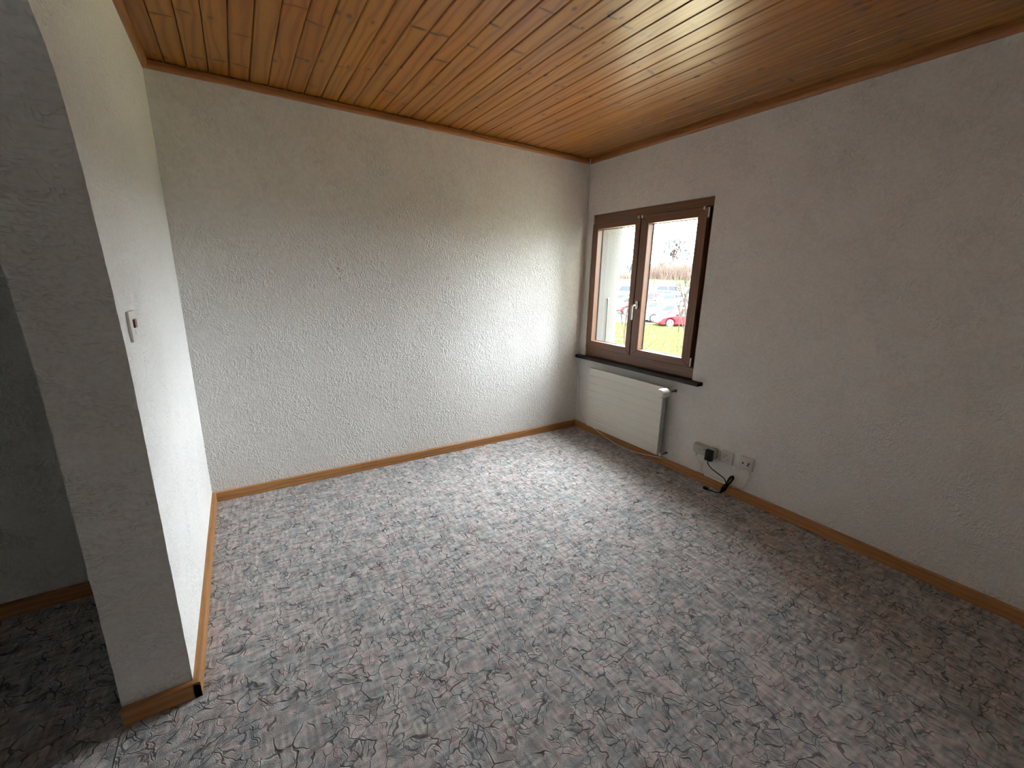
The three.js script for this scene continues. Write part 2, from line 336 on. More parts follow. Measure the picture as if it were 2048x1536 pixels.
// ------------------------------------------------------------------ the window
{
  const w = structGroup('window_1'), { z0, z1, y0, y1 } = RW;
  const grainUV = (g, vertical) => uvBox(g, vertical ? 'y' : 'z');
  const trap = (pts, x0, x1, vertical, bevel = 0.0025) => grainUV(extrudeX(poly(pts), x0, x1, bevel), vertical);
  const FX = 0.014, FB = 0.075, e = 0.0006; // frame front and back
  const fi = { z0: 0.094, z1: 1.186, y0: 0.797, y1: 1.884 };
  part('frame_head', trap([[z0, y1], [z0, fi.y1 + e], [z1, fi.y1 + e], [z1, y1]], FX, FB), M.brownWood, w);
  part('frame_sill', trap([[z0, y0], [z1, y0], [z1, fi.y0 - e], [z0, fi.y0 - e]], FX, FB), M.brownWood, w);
  part('frame_jamb', trap([[z0, fi.y0], [fi.z0, fi.y0], [fi.z0, fi.y1], [z0, fi.y1]], FX, FB, true), M.brownWood, w);
  part('frame_jamb', trap([[fi.z1 + 0.004, fi.y0], [z1, fi.y0], [z1, fi.y1], [fi.z1 + 0.004, fi.y1]], FX + 0.012, FB, true), M.brownWood, w);
  part('frame_stop', box(0.052, 0.075, fi.y0, fi.y1, fi.z0, 0.14, 0.002, 'y'), M.brownWood, w);
  part('frame_stop', box(0.052, 0.075, fi.y0, fi.y1, 1.14, fi.z1 + 0.004, 0.002, 'y'), M.brownWood, w);
  const SX = -0.010, SB = 0.05;
  const sash = (a, b, ia, ib, ib0, ib1) => { // outer z a..b, daylight ia..ib, daylight y ib0..ib1
    const o0 = 0.801, o1 = 1.882, c = new THREE.Group(), n = w.children.filter((q) => q.name.startsWith('casement')).length;
    c.name = n ? 'casement_001' : 'casement'; w.add(c);
    const g = 0.0004;
    part('stile', trap([[a, o0], [ia, ib0], [ia, ib1], [a, o1]], SX, SB, true), M.brownWood, c);
    part('stile', trap([[b, o0], [b, o1], [ib, ib1], [ib, ib0]], SX, SB, true), M.brownWood, c);
    part('rail', trap([[a + g, o0], [b - g, o0], [ib - g, ib0], [ia + g, ib0]], SX, SB), M.brownWood, c);
    part('rail', trap([[a + g, o1], [ia + g, ib1], [ib - g, ib1], [b - g, o1]], SX, SB), M.brownWood, c);
    // slim glazing beads against the pane
    part('glazing_bead', box(0.046, 0.056, ib0 - 0.004, ib1 + 0.004, ia - 0.004, ia + 0.004, 0.001, 'y'), M.gasket, c);
    part('glazing_bead', box(0.046, 0.056, ib0 - 0.004, ib1 + 0.004, ib - 0.004, ib + 0.004, 0.001, 'y'), M.gasket, c);
    part('glazing_bead', box(0.046, 0.056, ib0 - 0.004, ib0 + 0.004, ia, ib, 0.001, 'z'), M.gasket, c);
    part('glazing_bead', box(0.046, 0.056, ib1 - 0.004, ib1 + 0.004, ia, ib, 0.001, 'z'), M.gasket, c);
    const pane = new THREE.PlaneGeometry(ib - ia + 0.01, ib1 - ib0 + 0.01); pane.rotateY(-Math.PI / 2); pane.translate(0.053, (ib0 + ib1) / 2, (ia + ib) / 2);
    part('pane', pane, M.glass, c);
    return c;
  };
  sash(0.096, 0.6175, 0.156, 0.566, 0.861, 1.822);
  sash(0.6245, 1.180, 0.697, 1.110, 0.858, 1.82);
  part('meeting_rebate', box(0.0, 0.055, 0.80, 1.88, 0.6178, 0.6242, 0.001, 'y'), M.gasket, w);
  // white plastic clips on the top corners, hinge sleeves
  for (const z of [0.103, 0.602, 0.637, 1.158]) part('curtain_clip', box(SX - 0.012, SX, 1.862, 1.884, z - 0.0065, z + 0.0065, 0.003, 'y', 2), M.whitePlastic, w);
  for (const [y, z] of [[0.84, 1.187], [1.845, 1.188], [0.84, 0.092]]) {
    const h = part('hinge', cyl(0.0065, 0.0065, 0.06, 'y', [SX + 0.004, y, z], 16), M.whitePlastic, w);
    part('hinge_pin', cyl(0.0045, 0.0045, 0.068, 'y', [SX + 0.004, y - 0.004, z], 12), M.metal, h);
  }
  // handle: oval rosette and a lever that turns down
  const hz = 0.659, hy = 1.213, hnd = part('handle', toCreasedNormals(extrudeX((() => { const s = new THREE.Shape(); s.absarc(hz, hy + 0.018, 0.0135, 0, Math.PI); s.absarc(hz, hy - 0.022, 0.0135, Math.PI, Math.PI * 2); s.closePath(); return s; })(), SX - 0.011, SX, 0.002), 0.5), M.chrome, w);
  part('lever', tube([[SX - 0.01, hy - 0.002, hz], [SX - 0.035, hy - 0.002, hz], [SX - 0.047, hy - 0.006, hz - 0.004], [SX - 0.05, hy - 0.03, hz - 0.006], [SX - 0.05, hy - 0.07, hz - 0.006], [SX - 0.049, hy - 0.112, hz - 0.006]], 0.0085, 60, 14), M.chrome, hnd);
  part('lever_end', new THREE.SphereGeometry(0.0085, 14, 10).translate(SX - 0.049, hy - 0.112, hz - 0.006), M.chrome, hnd);
  // dark stone sill board with a rounded nose
  { const s = new THREE.Shape(); s.moveTo(0.01, 0); s.lineTo(-0.052, 0); s.quadraticCurveTo(-0.064, 0.0, -0.064, 0.013); s.quadraticCurveTo(-0.064, 0.026, -0.052, 0.026); s.lineTo(0.01, 0.026); s.closePath();
    const g = new THREE.ExtrudeGeometry(s, { depth: 1.292, bevelEnabled: true, bevelSize: 0.003, bevelThickness: 0.003, bevelOffset: -0.003, bevelSegments: 2, curveSegments: 5 });
    part('sill_board', g.translate(0, 0.689, 0.005), M.slate, w); }
  part('outer_reveal', box(0.078, WT + 0.002, y0 - 0.018, y1, z0 + 0.0005, z0 + 0.009, 0.001, 'y'), M.outerWall, w);
  part('outer_sill', box(0.06, 0.43, 0.70, 0.722, z0 + 0.003, z1 - 0.003, 0.003), M.outerWall, w);
  { // slim rod of the shutter gear on the outer reveal
    const r = part('shutter_rod', tube([[0.232, 1.235, 0.096], [0.232, 1.0, 0.096], [0.238, 0.73, 0.096]], 0.004, 20, 8), M.metal, w);
    part('rod_bracket', box(0.222, 0.25, 1.222, 1.236, 0.08, 0.1, 0.002), M.metal, r); }
}

// ------------------------------------------------------------------ radiator under the window
{
  const r = thing('radiator', 'white flat panel radiator with fine horizontal grooves under the window', 'radiator', [0, 0, 0]);
  const ya = 0.092, yb = 0.633, z0 = 0.247, z1 = 1.047, xf = -0.086, xb = -0.062, n = 8, pts = [[xb, ya]];
  pts.push([xf + 0.003, ya], [xf, ya + 0.003]);
  for (let i = 1; i < n; i++) { const y = ya + (yb - ya) * i / n; pts.push([xf, y - 0.006], [xf + 0.0034, y - 0.0015], [xf + 0.0034, y + 0.0015], [xf, y + 0.006]); }
  pts.push([xf, yb - 0.003], [xf + 0.003, yb], [xb, yb]);
  part('front_panel', extrudeZ(pts, z0, z1), M.radiator, r);
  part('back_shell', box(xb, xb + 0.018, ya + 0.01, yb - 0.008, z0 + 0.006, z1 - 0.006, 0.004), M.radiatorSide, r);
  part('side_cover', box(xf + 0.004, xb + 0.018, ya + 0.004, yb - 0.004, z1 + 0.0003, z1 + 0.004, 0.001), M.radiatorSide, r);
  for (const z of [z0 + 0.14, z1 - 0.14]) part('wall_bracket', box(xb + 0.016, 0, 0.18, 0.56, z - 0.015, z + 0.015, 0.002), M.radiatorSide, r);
  part('supply_pipe', cyl(0.0075, 0.0075, 0.10, 'x', [-0.05, 0.606, 1.092], 16), M.metal, r);
  part('pipe_collar', cyl(0.011, 0.012, 0.008, 'x', [-0.004, 0.606, 1.092], 20), M.metal, r);
  const vb = part('valve_body', cyl(0.013, 0.013, 0.05, 'x', [-0.095, 0.606, 1.092], 18), M.chrome, r);
  part('valve_union', cyl(0.011, 0.011, 0.05, 'z', [-0.072, 0.606, 1.066], 18), M.chrome, vb);
  const lathe = (prof, seg = 28) => new THREE.LatheGeometry(prof.map(([a, b]) => new THREE.Vector2(a, b)), seg).rotateZ(Math.PI / 2);
  const head = part('thermostat_head', toCreasedNormals(lathe([[0.0, 0], [0.028, 0], [0.0345, 0.003], [0.0355, 0.03], [0.0345, 0.06], [0.031, 0.072], [0.026, 0.075], [0, 0.075]]).translate(-0.108, 0.606, 1.092), 0.6), M.whitePlastic, r);
  part('thermostat_cap', cyl(0.0235, 0.0225, 0.004, 'x', [-0.1845, 0.606, 1.092], 24), M.whitePlastic, head);
  part('thermostat_collar', cyl(0.024, 0.024, 0.012, 'x', [-0.103, 0.606, 1.092], 20), M.radiatorSide, head);
  const rv = part('return_valve', cyl(0.01, 0.01, 0.034, 'z', [-0.066, 0.104, 1.066], 16), M.chrome, r);
  part('return_cap', cyl(0.009, 0.009, 0.016, 'x', [-0.082, 0.104, 1.078], 16), M.whitePlastic, rv);
  part('return_pipe', cyl(0.0075, 0.0075, 0.07, 'x', [-0.035, 0.104, 1.078], 16), M.metal, r);
}

// ------------------------------------------------------------------ sockets, cables, switch
function plate(cy, cz, h, d, t = 0.009) { return toCreasedNormals(new RoundedBoxGeometry(t, h, d, 3, 0.004), 0.6).translate(-t / 2, cy, cz); }
{
  const s = thing('triple_socket', 'flat white wall socket plate with three groups of small pin holes', 'socket', [0, 0, 0]);
  part('cover_plate', plate(0.249, 1.551, 0.082, 0.086, 0.014), M.socketPlastic, s);
  for (const [dy, dz] of [[0.017, -0.003], [0.0, -0.018], [-0.014, 0.012]])
    for (const [a, b] of [[0, -0.0075], [0, 0.0075], [-0.0045, 0.0]]) part('pin_hole', cyl(0.0024, 0.0024, 0.002, 'x', [-0.0136, 0.249 + dy + a, 1.551 + dz + b], 10), M.hole, s);
}
{
  const s = thing('antenna_socket', 'white wall plate with three round black holes, its cable leaving below', 'socket', [0, 0, 0]);
  part('cover_plate', plate(0.255, 1.687, 0.083, 0.086, 0.017), M.socketPlastic, s);
  part('centre_disc', cyl(0.028, 0.03, 0.003, 'x', [-0.0178, 0.255, 1.687], 32), M.socketPlastic, s);
  for (const [y, z] of [[0.255, 1.667], [0.262, 1.704], [0.249, 1.7]]) part('jack_hole', cyl(0.0058, 0.0058, 0.003, 'x', [-0.0192, y, z], 16), M.hole, s);
}
{
  const a = thing('multi_adapter', 'grey-green multi-way plug adapter with rounded ends on the wall socket', 'adapter', [0, 0, 0]);
  part('body', toCreasedNormals(new RoundedBoxGeometry(0.046, 0.078, 0.178, 4, 0.02), 0.5).translate(-0.0235, 0.247, 1.402), M.greyPlastic, a);
  part('face_plate', new RoundedBoxGeometry(0.004, 0.06, 0.15, 2, 0.0018).translate(-0.047, 0.247, 1.402), M.greyPlastic, a);
  for (const [y, z] of [[0.252, 1.375], [0.258, 1.402], [0.262, 1.41]]) part('pin_hole', cyl(0.003, 0.003, 0.002, 'x', [-0.0488, y, z], 10), M.hole, a);
  for (const z of [1.342, 1.412]) part('cable_grip', cyl(0.005, 0.004, 0.02, 'y', [-0.03, 0.204, z], 12), M.greyPlastic, a);
}
{
  const p = thing('power_supply', 'black plug-in power supply with a tied black cord hanging to the carpet', 'power supply', [0, 0, 0]);
  part('housing', toCreasedNormals(new RoundedBoxGeometry(0.032, 0.078, 0.05, 3, 0.005), 0.5).translate(-0.0655, 0.241, 1.4595), M.blackPlastic, p);
  part('cord', tube([[-0.062, 0.203, 1.455], [-0.062, 0.18, 1.455], [-0.05, 0.15, 1.475], [-0.035, 0.12, 1.53], [-0.03, 0.1, 1.57], [-0.034, 0.07, 1.592]], 0.0033, 60, 8), M.blackPlastic, p);
  const R = rng(8), top = [-0.03, 0.142, 1.628], bot = [-0.055, 0.006, 1.573], loops = [];
  for (let k = 0; k < 5; k++) {
    const w = 0.008 + k * 0.003, j = () => (R() - 0.5) * 0.006, pts = [];
    for (let i = 0; i < 20; i++) {
      const t = i / 20 * Math.PI * 2, u = 0.5 - 0.5 * Math.cos(t), side = Math.sin(t) * w * (0.35 + 1.3 * Math.abs(u - 0.5));
      pts.push([lerp(top[0], bot[0], u) + (k - 2) * 0.0042 + j() * 0.3, lerp(top[1], bot[1] + k * 0.003, u) + side * 0.45 + j() * 0.4, lerp(top[2] - k * 0.002, bot[2], u) - side + j() * 0.4]);
    }
    loops.push(tube(pts, 0.0031, 80, 7, true));
  }
  const cb = part('cord_bundle', merge(loops), M.blackPlastic, p);
  part('cord_tie', new THREE.TorusGeometry(0.012, 0.003, 8, 20).rotateX(Math.PI / 2).rotateX(-0.4).translate(-0.042, 0.076, 1.6), M.blackPlastic, cb);
  part('cord_end', tube([[-0.05, 0.05, 1.59], [-0.07, 0.012, 1.57], [-0.085, 0.008, 1.54], [-0.095, 0.01, 1.5]], 0.0033, 40, 8), M.blackPlastic, p);
  const pl = part('plug', toCreasedNormals(new RoundedBoxGeometry(0.02, 0.018, 0.034, 2, 0.005), 0.5).translate(-0.097, 0.0125, 1.486), M.blackPlastic, p);
  part('pin', cyl(0.0022, 0.0022, 0.016, 'z', [-0.092, 0.0125, 1.462], 8), M.chrome, pl); part('pin', cyl(0.0022, 0.0022, 0.016, 'z', [-0.102, 0.0125, 1.462], 8), M.chrome, pl);
}
{
  const d = thing('cable_duct', 'short white cable duct lying along the top of the wooden baseboard', 'cable duct', [0, 0, 0]);
  part('duct_cover', new RoundedBoxGeometry(0.02, 0.016, 0.224, 2, 0.003).translate(-0.0105, SH + 0.0082, 1.527), M.whitePlastic, d);
}
const wire = (name, label, pts, r, seg = 120) => tag(part(name, tube(pts, r, seg, 8), M.cable, scene), label, 'cable');
wire('cable', 'thin pale cable running down the corner and sagging beneath the radiator to the adapter', [
  [-0.03, 2.394, 0.03], [-0.03, 2.34, 0.028], [-0.012, 2.24, 0.012], [-0.007, 1.8, 0.012], [-0.007, 1.2, 0.014], [-0.01, 0.9, 0.016], [-0.06, 0.74, 0.018], [-0.072, 0.7, 0.02], [-0.06, 0.66, 0.026], [-0.012, 0.5, 0.035], [-0.009, 0.25, 0.045], [-0.008, 0.15, 0.08], [-0.012, 0.088, 0.15], [-0.022, 0.07, 0.24], [-0.032, 0.05, 0.36], [-0.04, 0.022, 0.52], [-0.042, 0.01, 0.68], [-0.038, 0.022, 0.84], [-0.03, 0.045, 0.98], [-0.022, 0.063, 1.08], [-0.013, 0.064, 1.16], [-0.012, 0.064, 1.24], [-0.016, 0.066, 1.32], [-0.024, 0.074, 1.365], [-0.03, 0.1, 1.39], [-0.032, 0.14, 1.385], [-0.031, 0.172, 1.352], [-0.03, 0.192, 1.342]], 0.0034, 260);
wire('cable', 'short white cable from the adapter down to the cable duct', [[-0.03, 0.192, 1.412], [-0.03, 0.178, 1.409], [-0.026, 0.14, 1.394], [-0.02, 0.1, 1.392], [-0.014, 0.08, 1.398], [-0.01, 0.0675, 1.412]], 0.0033, 50);
wire('cable', 'short white cable curving up from the duct into the wall below the antenna plate', [[-0.01, 0.0675, 1.641], [-0.01, 0.068, 1.656], [-0.01, 0.08, 1.685], [-0.011, 0.12, 1.705], [-0.012, 0.165, 1.714], [-0.012, 0.19, 1.718], [-0.008, 0.199, 1.712], [-0.004, 0.2, 1.706]], 0.0034, 60);
{
  const s = thing('light_switch', 'white light switch with a small brown rocker on the arch side wall', 'light switch', [0, 0, 0]);
  part('cover_plate', toCreasedNormals(new RoundedBoxGeometry(0.008, 0.086, 0.086, 3, 0.0025), 0.5).translate(XL + 0.004, 1.2325, 1.376), M.whitePlastic, s);
  part('rocker', new RoundedBoxGeometry(0.007, 0.024, 0.028, 2, 0.0015).translate(XL + 0.0095, 1.24, 1.374), M.brownPlastic, s, 'brown rocker');
  part('printed_mark', box(XL + 0.0075, XL + 0.0083, 1.207, 1.222, 1.371, 1.374, 0), M.greyPlastic, s);
}

// ------------------------------------------------------------------ outdoors, laid out by distance s from the house and offset l
const NX = 0.8, NZ = -0.6;
const PROFILE = [[-60, -1.9], [33, -1.9], [45, -1.6], [60, -1.05], [80, -0.7], [100, -0.5], [170, 2.6], [260, 6], [420, 9]];
function groundY(s) { for (let i = 1; i < PROFILE.length; i++) if (s < PROFILE[i][0]) { const [a, p] = PROFILE[i - 1], [b, q] = PROFILE[i]; return lerp(p, q, clamp((s - a) / (b - a), 0, 1)); } return 9; }
function at(s, l, dy = 0) { return [s * NX + l * 0.6, groundY(s) + dy, 0.65 + s * NZ + l * 0.8]; }
const gmix = (c0, c1, f, seed, amp) => { const n1 = noiseField(seed), n2 = noiseField(seed + 1); return texture(512, 512, (x, y) => { const k = n1(x, y, f, f) * 0.5 + n2(x, y, f * 4, f * 4) * 0.5, q = (n2(x, y, 200, 200) - 0.5) * amp; return [0, 1, 2].map((i) => lerp(c0[i], c1[i], smooth(0.25, 0.75, k)) + q); }, true); };
const matt = (o) => phys({ specularIntensity: 0.1, ...o });
const OUT = {
  lawn: matt({ map: gmix([52, 58, 36], [80, 76, 55], 10, 41, 34), roughness: 1 }),
  field: matt({ map: gmix([25, 37, 13], [33, 41, 18], 8, 43, 16), roughness: 1 }),
  asphalt: matt({ map: gmix([40, 40, 42], [50, 50, 50], 20, 45, 14), roughness: 0.95 }),
  bark: matt({ map: gmix([42, 35, 30], [54, 46, 39], 12, 47, 20), roughness: 1 }),
  bounceGravel: matt({ map: gmix([148, 136, 106], [170, 158, 128], 60, 55, 30), roughness: 1 }),
  clump: matt({ color: 0x3a3c3e, roughness: 1 }),
  evergreen: matt({ color: 0x2c3a22, roughness: 0.9 }),
  twig: matt({ color: 0x6f6158, roughness: 1 }),
  thicket: matt({ color: 0x4c4039, roughness: 1 }),
  hill: matt({ map: gmix([30, 36, 40], [40, 44, 47], 60, 49, 16), roughness: 1 }),
  kerb: matt({ color: 0x808078, roughness: 0.9 }),
};
function terrain(s0, s1, l0, l1, ns, nl, rough, seed, tile) {
  const n = noiseField(seed), g = new THREE.PlaneGeometry(1, 1, ns, nl), p = g.attributes.position, uv = g.attributes.uv;
  for (let i = 0; i < p.count; i++) {
    const a = uv.getX(i), b = uv.getY(i), s = lerp(s0, s1, a), l = lerp(l0, l1, b), [x, y, z] = at(s, l);
    p.setXYZ(i, x, y + rough * (n(a, b, Math.min(ns, 200), Math.min(nl, 200)) - 0.6), z); uv.setXY(i, s / tile, l / tile);
  }
  g.computeVertexNormals(); return g;
}
const ground = (name, g, m) => { const o = struct(name, g, m); return o; };
{ const g = new THREE.BoxGeometry(8.2, 0.2, 14.6); g.translate(WT + 4.1, -1.88, -5.7); struct('ground_added_terrace', uvBox(g, 'x'), OUT.bounceGravel); }  // unseen pale terrace, added to bounce daylight up to the ceiling
ground('ground_lawn', terrain(-30, 33, -45, 45, 130, 180, 0.1, 51, 4), OUT.lawn);
ground('ground_car_park', terrain(33, 82, -60, 60, 40, 20, 0, 52, 6), OUT.asphalt);
ground('ground_field', terrain(82, 420, -260, 260, 80, 60, 0.3, 53, 60), OUT.field);
ground('trim_kerb', (() => { const a = at(32.9, 0); const g = new THREE.BoxGeometry(0.14, 0.14, 90); g.rotateY(Math.atan2(0.6, 0.8)); return g.translate(a[0], a[1] + 0.02, a[2]); })(), OUT.kerb);
{ // wooded hills far behind, tree tops along the ridge
  const n = noiseField(61), mk = (s, top, l0, l1, f, depth) => {
    const N = 220, pos = [], uv = [], idx = [], R = 8;
    for (let i = 0; i <= N; i++) for (let j = 0; j <= R; j++) {
      const a = i / N, l = lerp(l0, l1, a), b = j / R, ridge = top * (0.82 + 0.25 * n(a, 0.3, f, 4)) + (n(a, 0.7, 200, 4) - 0.5) * 4.5;
      const ss = s + depth * b; pos.push(ss * NX + l * 0.6, lerp(4, ridge, Math.sin(b * Math.PI / 2)) + (n(a, b, 200, 16) - 0.5) * 3, 0.65 + ss * NZ + l * 0.8); uv.push(a * 6, b * 1);
      if (i < N && j < R) { const k = i * (R + 1) + j; idx.push(k, k + 1, k + R + 1, k + 1, k + R + 2, k + R + 1); }
    }
    const g = new THREE.BufferGeometry(); g.setAttribute('position', new THREE.Float32BufferAttribute(pos, 3)); g.setAttribute('uv', new THREE.Float32BufferAttribute(uv, 2)); g.setIndex(idx); g.computeVertexNormals(); return g;
  };
  struct('hill', mk(700, 40, -700, 500, 9, 150), OUT.hill);
}
// bare trees: a trunk and a crown of branching limbs
function limbs(r, height, spread, levels, count, thick, thin = 0.5) {
  const trunk = [], crown = [];
  const grow = (p, dir, len, rad, lev) => {
    const steps = 3, pts = [p.clone()]; let q = p.clone(), d = dir.clone();
    for (let i = 0; i < steps; i++) { d.add(new THREE.Vector3((r() - 0.5) * 0.28, 0.1 * r(), (r() - 0.5) * 0.28)).normalize(); q = q.clone().addScaledVector(d, len / steps); pts.push(q.clone()); }
    const taper = 0.62, segs = [];
    for (let i = 0; i < steps; i++) {
      const a = pts[i], b = pts[i + 1], h = a.distanceTo(b), g = new THREE.CylinderGeometry(rad * lerp(1, taper, (i + 1) / steps), rad * lerp(1, taper, i / steps), h * 1.06, lev === 0 ? 7 : 4, 1, true);
      g.applyQuaternion(new THREE.Quaternion().setFromUnitVectors(new THREE.Vector3(0, 1, 0), b.clone().sub(a).normalize())); g.translate((a.x + b.x) / 2, (a.y + b.y) / 2, (a.z + b.z) / 2); segs.push(g);
    }
    (lev === 0 ? trunk : crown).push(...segs);
    if (lev >= levels) return;
    for (let k = 0; k < count; k++) {
      const t = lev === 0 ? 0.3 + 0.7 * (k + r() * 0.6) / count : 0.35 + 0.65 * (k + 0.5) / count, f = t * steps, i = Math.min(steps - 1, Math.floor(f)), o = pts[i].clone().lerp(pts[i + 1], f - i), az = r() * 6.28;
      const nd = dir.clone().multiplyScalar(0.7).add(new THREE.Vector3(Math.cos(az) * spread, 0.3 + 0.2 * r(), Math.sin(az) * spread)).normalize();
      grow(o, nd, len * (0.42 + 0.2 * r()), rad * thin, lev + 1);
    }
  };
  grow(new THREE.Vector3(0, 0, 0), new THREE.Vector3((r() - 0.5) * 0.2, 1, (r() - 0.5) * 0.2).normalize(), height * 0.62, thick, 0);
  return [merge(trunk), merge(crown)];
}
function tree(name, label, s, l, height, spread, levels, count, thick, seed, category = 'tree', thin, mat = OUT.bark) {
  const [tr, cr] = limbs(rng(seed), height, spread, levels, count, thick, thin), t = thing(name, label, category, at(s, l, -0.05), 0);
  part('trunk', tr, mat, t); part('branches', cr, mat, t);
}
tree('sapling', 'leafless sapling with forked trunk on the lawn, seen at right of the window', 19.4, 0.95, 4.6, 0.55, 3, 5, 0.06, 3, 'sapling', 0.55);
tree('sapling', 'low leafless shrub on the lawn beside the outer window wall', 19.8, -2.0, 3.2, 0.7, 3, 5, 0.045, 4, 'shrub', 0.6);
tree('sapling', 'slender leafless sapling standing before the red hatchback', 27, 0.75, 4.6, 0.4, 3, 4, 0.04, 9, 'sapling', 0.6);
tree('bare_tree', 'small leafless tree beyond the car park, beside the left edge of the right pane', 84, -3.7, 4.2, 0.8, 3, 4, 0.08, 6);
tree('bare_tree', 'small leafless tree at the far edge of the car park, behind the right-hand cars', 86, 2.6, 4.4, 0.7, 3, 5, 0.08, 7);
tree('bare_tree', 'tallest leafless tree, its crown rising above the brown thicket', 194, -0.8, 17, 0.9, 4, 4, 0.32, 14, 'tree', 0.76);
{ // dark clumps hanging in that crown
  const t = scene.getObjectByName('bare_tree_002'), r = rng(33), list = [];
  for (let i = 0; i < 34; i++) {
    const a = r() * 6.283, y = 8 + 8.4 * r(), R = 6.4 * Math.sqrt(r()) * Math.sqrt(Math.max(0.05, 1 - ((y - 9.5) / 7.4) ** 2));
    const g = new THREE.IcosahedronGeometry(0.26 + 0.3 * r(), 1), p = g.attributes.position, k = 0.6 + r() * 0.9;
    for (let j = 0; j < p.count; j++) { const q = 1 + 0.35 * Math.sin(p.getX(j) * 23 + p.getY(j) * 17 + p.getZ(j) * 29 + i); p.setXYZ(j, p.getX(j) * q, p.getY(j) * q * (0.8 + k * 0.5), p.getZ(j) * q); }
    g.computeVertexNormals(); list.push(g.translate(Math.cos(a) * R, y, Math.sin(a) * R));
  }
  const m = part('foliage', merge(list), OUT.clump, t); m.userData.kind = 'stuff';
}
for (const [i, s, l, h, where] of [[0, 178, -18, 8.5, 'seen through the left pane'], [2, 176, -5.2, 9.5, 'standing left of the tallest tree'], [3, 181, 4.6, 9.5, 'standing right of the tallest tree'], [4, 178, 8.8, 7.5, 'low at the right end of the field']])
  tree('bare_tree', 'leafless tree in the brown thicket ' + where, s, l, h, 0.75, 3, 6, 0.2, 70 + i, 'tree');
{ // unseen evergreen, added to block part of the sky from the back wall
  const r = rng(95), t = thing('added_evergreen', 'unseen dense evergreen added beside the window to block sky light', 'tree', [2.5, -1.92, 3.2]);
  part('trunk', cyl(0.11, 0.03, 8.4, 'y', [0, 4.2, 0], 10), OUT.bark, t);
  const leaf = loft([[0.055, 0, 0], [0, 0.004, 0.018], [-0.055, 0, 0], [0, 0.004, -0.018]], [[0.05, 0.003, 0], [0, 0.008, 0.015], [-0.05, 0.003, 0], [0, 0.008, -0.015]]), N = 44000, m = new THREE.InstancedMesh(leaf, OUT.evergreen, N), o = new THREE.Object3D();
  for (let i = 0; i < N; i++) {
    const y = 0.4 + 8.4 * r(), R = 1.5 * Math.sqrt(Math.max(0, 1 - ((y - 3.4) / (y < 3.4 ? 3.6 : 5.6)) ** 2)) * Math.sqrt(0.15 + 0.85 * r()), a = r() * 6.283;
    o.position.set(Math.cos(a) * R * 1.15, y, Math.sin(a) * R * 0.85); o.rotation.set(r() * 6, r() * 6, r() * 6); o.updateMatrix(); m.setMatrixAt(i, o.matrix);
  }
  m.name = 'foliage'; m.userData.kind = 'stuff'; t.add(shade(m));
}
{ // brown undergrowth between the trees: nobody could count the stems
  const r = rng(88), g = new THREE.CylinderGeometry(0.02, 0.07, 1, 4, 1, true).translate(0, 0.5, 0), N = 5200, m = new THREE.InstancedMesh(g, OUT.thicket, N), o = new THREE.Object3D();
  for (let i = 0; i < N; i++) {
    const l = lerp(-42, 16, r()), s = 172 + r() * 12, [x, y, z] = at(s, l);
    o.position.set(x, y - 0.1, z); o.rotation.set((r() - 0.5) * 0.9, r() * 6, (r() - 0.5) * 0.9); const hgt = (2.5 + r() * 4.6) * (l < -12 ? 0.42 : l > 4.5 ? 0.55 : 1); o.scale.set(1.4, hgt, 1.4); o.updateMatrix(); m.setMatrixAt(i, o.matrix);
  }
  m.name = 'undergrowth'; m.userData = { label: 'brown leafless thicket along the far edge of the field', category: 'thicket', kind: 'stuff' }; scene.add(shade(m));
}
{ // grass of the lawn, in tufts
  const r = rng(90), blade = (a) => { const g = new THREE.ConeGeometry(0.012, 0.16, 3, 1, true).translate(0, 0.08, 0); g.rotateZ(0.45).rotateY(a); return g; };
  const g = merge([0, 1.3, 2.5, 3.8, 5].map(blade)), N = 9000, m = new THREE.InstancedMesh(g, OUT.lawn, N), o = new THREE.Object3D(), c = new THREE.Color();
  for (let i = 0; i < N; i++) {
    const s = 13 + 20 * Math.pow(r(), 0.9), l = lerp(-0.16 * s, 0.07 * s, r()), [x, y, z] = at(s, l);
    o.position.set(x, y - 0.05, z); o.rotation.y = r() * 6.3; const k = 0.7 + r() * 0.9; o.scale.set(k, k, k); o.updateMatrix(); m.setMatrixAt(i, o.matrix);
    m.setColorAt(i, c.setRGB(0.7 + 0.6 * r(), 0.85 + 0.4 * r(), 0.6 + 0.4 * r()));
  }
  m.name = 'lawn_grass'; m.userData = { label: 'patchy winter grass of the lawn outside the window', category: 'grass', kind: 'stuff' }; scene.add(shade(m));
}

// ------------------------------------------------------------------ parked cars
const glassDark = phys({ color: 0x161b1e, roughness: 0.3, specularIntensity: 0.25 }), rubber = std({ color: 0x191919, roughness: 0.9 }), alloy = std({ color: 0xa9abad, roughness: 0.35, metalness: 0.8 }), lampGlass = phys({ color: 0xcfd4d6, roughness: 0.15 }), tailRed = phys({ color: 0x7a0d10, roughness: 0.2 }), trimBlack = std({ color: 0x2a2b2d, roughness: 0.7 });
const paint = (c) => phys({ color: c, roughness: 0.45, specularIntensity: 0.4 });
const wheelParts = (() => {
  const tyre = new THREE.LatheGeometry([[0.2, -0.1], [0.29, -0.105], [0.315, -0.085], [0.32, 0], [0.315, 0.085], [0.29, 0.105], [0.2, 0.1]].map((p) => new THREE.Vector2(...p)), 26).rotateX(Math.PI / 2);
  const sp = [cyl(0.06, 0.06, 0.03, 'z', [0, 0, 0], 14), new THREE.TorusGeometry(0.2, 0.02, 6, 26)];
  for (let k = 0; k < 5; k++) sp.push(box(-0.028, 0.028, 0.03, 0.2, -0.015, 0.015, 0).rotateZ(k * Math.PI * 2 / 5));
  return { tyre, rim: merge(sp), hub: cyl(0.19, 0.19, 0.1, 'z', [0, 0, -0.02], 22) };
})();
